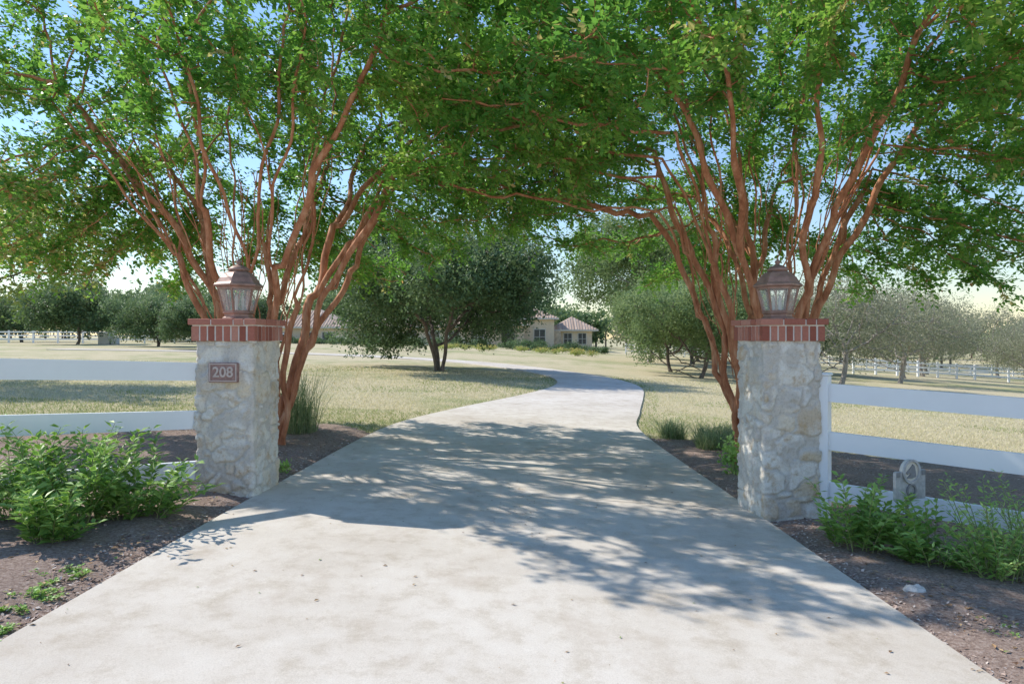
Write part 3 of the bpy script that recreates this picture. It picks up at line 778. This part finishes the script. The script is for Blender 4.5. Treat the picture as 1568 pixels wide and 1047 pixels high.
tuft('ornamental_grass',-3.5,9.1,.15,.5,300,.9,w=.006)
for x,y in ((2.45,10.4),(2.85,9.9),(3.2,10.1),(2.7,9.3),(3.3,9.1),(3.6,9.6)): tuft('liriope_clump',x,y,.18,.36,380,1.3,w=.009)
shrubs('low_shrub',[(2.45,7.5,.35,.5,350,.3),(-2.25,6.7,.2,.15,80,.3)],M_peren,.05,8)

# ------------------------------------------------------------------ perennials
def perennial(name,items,seed,leafL=.075,dv=0.0,ws=.42):
    global rng
    rng=np.random.default_rng(seed);t=NM()
    for cx,cy,rad,h,ns in items:
        for s in range(ns):
            a=rng.uniform(0,6.28);r0=rad*.45*math.sqrt(rng.random());b=np.array([cx+r0*math.cos(a),cy+r0*math.sin(a),0]);b[2]=float(gz(b[0]))
            hh=h*rng.uniform(.4,1.1);out=rad*rng.uniform(.2,.95);a2=a+rng.uniform(-.5,.5)
            K=9;pts=[]
            for k in range(K):
                u_=k/(K-1);pts.append(b+np.array([math.cos(a2)*out*u_**1.4,math.sin(a2)*out*u_**1.4,hh*(u_-.12*u_**3)]))
            pts=np.array(pts);tubes(t,pts,np.array([-1]+list(range(K-1))),np.linspace(.004,.0018,K),1,4)
            m=14;u_=np.linspace(.22,1,m);seg=np.clip((u_*(K-1)).astype(int),0,K-2);fr=(u_*(K-1)-seg)[:,None]
            B=pts[seg]*(1-fr)+pts[seg+1]*fr;td=nrm(pts[seg+1]-pts[seg])
            ang=np.arange(m)*1.57+rng.uniform(0,6)
            for side in (0,math.pi):
                sd=np.stack([np.cos(ang+side),np.sin(ang+side),np.full(m,.15)],1)
                B2=B+sd*.008
                dr=nrm(sd+td*.45+rng.normal(size=(m,3))*.25+np.array([0,0,-.1]))
                L=leafL*rng.uniform(.65,1.2,m)*(1.1-.35*u_);nr=nrm(np.array([0,0,1.])+rng.normal(size=(m,3))*.3)
                val=np.clip(.25+.45*u_+dv+rng.normal(0,.14,m),0,1)
                V,F=leaf_geo(B2,dr,nr,L,L*ws,fold=.15,wpos=.4);t.add(V,F,0,np.repeat(val,2))
                V,F=leaf_geo(B2+dr*(L*.15)[:,None],dr,nr,L*.7,L*ws*1.05,fold=.15,wpos=.5);t.add(V+np.array([0,0,.0012]),F,0,np.repeat(val,2))
    return t.build(name,[M_peren,M_stem])
perennial('salvia_bush',[(-2.68,4.9,.38,.66,32),(-3.05,4.7,.44,.74,38),(-3.5,4.8,.38,.76,28),(-2.95,4.35,.28,.45,18)],41,leafL=.1)
perennial('salvia_bush',[(2.5,4.95,.34,.62,28),(2.85,4.65,.34,.48,24)],42,leafL=.095,dv=.02)
perennial('lantana_bush',[(3.15,4.4,.40,.66,42),(3.5,4.5,.42,.70,38)],43,leafL=.06,dv=.30,ws=.35)
perennial('ground_weeds',[(-2.45,3.4,.16,.07,22),(-2.6,3.2,.16,.06,22),(-2.5,3.75,.14,.06,16),(-2.35,3.0,.12,.05,16),(2.55,3.6,.12,.05,10),(2.4,4.0,.1,.04,8),(-2.65,4.0,.1,.05,8)],44,leafL=.03,dv=.1,ws=.7)

# ------------------------------------------------------------------ mulch chips, litter
rng=np.random.default_rng(99)
n=140000
sx=rng.choice([-1,1],n);y=1.6+8.6*rng.random(n)**1.5;x=sx*(2.05+rng.random(n)*(0.55*y+1.2))
k=bedmask(x,y);x=x[k];y=y[k];n=len(x)
hz=gz(x)+.022+rng.random(n)*.035*np.clip((np.minimum(np.abs(x-lx(y)),np.abs(x-rx(y))))/.3,0.1,1)
a=rng.uniform(0,6.28,n);dr=np.stack([np.cos(a),np.sin(a),rng.normal(0,.25,n)],1)
c=NM();L=rng.uniform(.008,.038,n);add_leaves(c,np.stack([x,y,hz],1),dr,L,L*rng.uniform(.25,.6,n),np.clip(rng.beta(2,2.4,n)+np.where(x>0,.06,.02),0,1),0,nrm(np.array([0,0,1.])+rng.normal(size=(n,3))*.28),wpos=.5)
c.build('mulch_chips',[M_chip])
n1=260;t=rng.random(n1);y=2.2+10*rng.random(n1)**1.2;x=lx(y)+(rx(y)-lx(y))*np.where(rng.random(n1)<.5,rng.random(n1),rng.beta(.4,.4,n1))
x2=rng.normal(0.05,.16,110);y2=rng.normal(5.7,.45,110)
x3=rng.choice([-1,1],1900,p=[.3,.7])*(2.3+rng.random(1900)*1.6);y3=rng.uniform(2.4,6,1900)
x=np.concatenate([x,x2,x3]);y=np.concatenate([y,y2,y3]);n=len(x)
z=gz(x)+TH+.003+np.concatenate([np.zeros(n1+110),np.full(1900,.02)])
a=rng.uniform(0,6.28,n);L=np.concatenate([rng.uniform(.008,.032,n1),rng.uniform(.008,.022,110),rng.uniform(.015,.045,1900)])
c=NM();add_leaves(c,np.stack([x,y,z],1),np.stack([np.cos(a),np.sin(a),rng.uniform(0,.12,n)],1),L,L*rng.uniform(.4,.65,n),rng.random(n),0,nrm(np.array([0,0,1.])+rng.normal(size=(n,3))*.15),fold=.2)
c.build('fallen_leaves',[M_litter])

# ------------------------------------------------------------------ horse sign, lights, rock
sg=empty('horse_sign',(2.87,4.93,float(gz(2.87))+.03));sg.rotation_euler=(0,0,math.radians(22))
s=NM()
s.box((0,0,.49),(.30,.022,.21),0,bev=.004)
for sx_ in (-1,1): s.box((sx_*.128,-.014,.575),(.035,.006,.035),1)
def disc(nm,cx,cz,r0,r1,y0,y1,mat,n=32):
    V=[]
    for yv in (y0,y1):
        for r in (r0,r1):
            for k in range(n):
                a=2*math.pi*k/n;V.append((cx+r*math.cos(a),yv,cz+r*math.sin(a)))
    F=[]
    for k in range(n):
        k2=(k+1)%n
        F+=[(k,k2,n+k2,n+k),(2*n+k2,2*n+k,3*n+k,3*n+k2),(n+k,n+k2,3*n+k2,3*n+k),(k2,k,2*n+k,2*n+k2)]
    nm.add(V,F,mat)
disc(s,0,.59,.0005,.085,-.0135,.013,2);disc(s,0,.59,.070,.088,-.024,-.0138,0);disc(s,0,.455,.034,.047,-.022,-.0115,1)
hh=[(-.05,-.045),(.0,-.05),(.045,-.04),(.04,.0),(.03,.035),(.012,.052),(.004,.04),(-.022,.02),(-.052,-.004),(-.045,-.02),(-.02,-.012),(-.012,-.02)]
V=[(p[0],-.020,.59+p[1]) for p in hh]+[(p[0],-.0140,.59+p[1]) for p in hh];m=len(hh)
s.add(V,[tuple(range(m))],1)
s.add(V,[(k,(k+1)%m,(k+1)%m+m,k+m) for k in range(m)],1)
s.box((0,.02,.2),(.02,.012,.5),1)
s.build('plate',[M_signg,M_signd,M_trim],sg)
def spot(x,y,rot):
    r=empty('landscape_light',(x,y,float(gz(x))+.02));r.rotation_euler=(0,0,rot);t=NM()
    t.lathe([(.012,-.1),(.012,.13)],8,(0,0,0),0);t.box((0,0,.18),(.12,.09,.07),0,M=Matrix.Rotation(.35,3,'X'),bev=.012);t.box((0,-.047,.165),(.10,.008,.05),1,M=Matrix.Rotation(.35,3,'X'))
    t.build('head',[M_signg,M_glass],r)
spot(-3.3,4.3,.6)
def rock(x,y,s):
    t=NM();V=[];n=14;m=9
    for i in range(m):
        for k in range(n):
            th=math.pi*i/(m-1);ph=2*math.pi*k/n;p=Vector((math.sin(th)*math.cos(ph),math.sin(th)*math.sin(ph)*.7,math.cos(th)*.55));p*=s*(1+.45*noise.noise(p*1.7+Vector((x,y,0))));V.append(tuple(p))
    F=[(i*n+k,(i+1)*n+k,(i+1)*n+(k+1)%n,i*n+(k+1)%n) for i in range(m-1) for k in range(n)]
    t.add(V,F,0);o=t.build('limestone_rock',[M_rock]);o.location=(x,y,float(gz(x))+.04)
rock(2.42,4.1,.07);rock(2.6,4.3,.04)

# ------------------------------------------------------------------ light, sky, camera
S=Vector((-0.90,0.40,0)).normalized();el=math.radians(43)
S=Vector((S.x*math.cos(el),S.y*math.cos(el),math.sin(el)))
su=bpy.data.lights.new('sun','SUN');su.energy=5.0;su.angle=math.radians(.53);su.color=(1,.955,.88)
so=bpy.data.objects.new('sun',su);COL.objects.link(so);so.rotation_euler=S.to_track_quat('Z','Y').to_euler()
w=bpy.data.worlds.new('World');scene.world=w;w.use_nodes=True
nt=w.node_tree;nt.nodes.clear()
sky=nt.nodes.new('ShaderNodeTexSky');sky.sky_type='NISHITA';sky.sun_disc=False;sky.sun_elevation=el;sky.sun_rotation=math.atan2(S.x,S.y)
sky.air_density=1.5;sky.dust_density=0.0;sky.ozone_density=2.5;sky.altitude=100
mul=nt.nodes.new('ShaderNodeMix');mul.data_type='RGBA';mul.blend_type='MULTIPLY';mul.inputs[0].default_value=1.0
nt.links.new(sky.outputs[0],mul.inputs[6]);mul.inputs[7].default_value=(0.95,1.05,1.25,1)
bg=nt.nodes.new('ShaderNodeBackground');bg.inputs[1].default_value=.15
o=nt.nodes.new('ShaderNodeOutputWorld');nt.links.new(mul.outputs[2],bg.inputs[0]);nt.links.new(bg.outputs[0],o.inputs[0])
cam=bpy.data.cameras.new('camera');cam.lens=24;cam.sensor_width=36;cam.shift_y=-0.0054;cam.clip_end=4000
co=bpy.data.objects.new('camera',cam);COL.objects.link(co);co.location=(0,0,1.40);co.rotation_euler=(math.pi/2,0,0);scene.camera=co
scene.view_settings.view_transform='Standard';scene.view_settings.look='None';scene.view_settings.exposure=0
print('done',round(time.time()-T0,1),INFO)
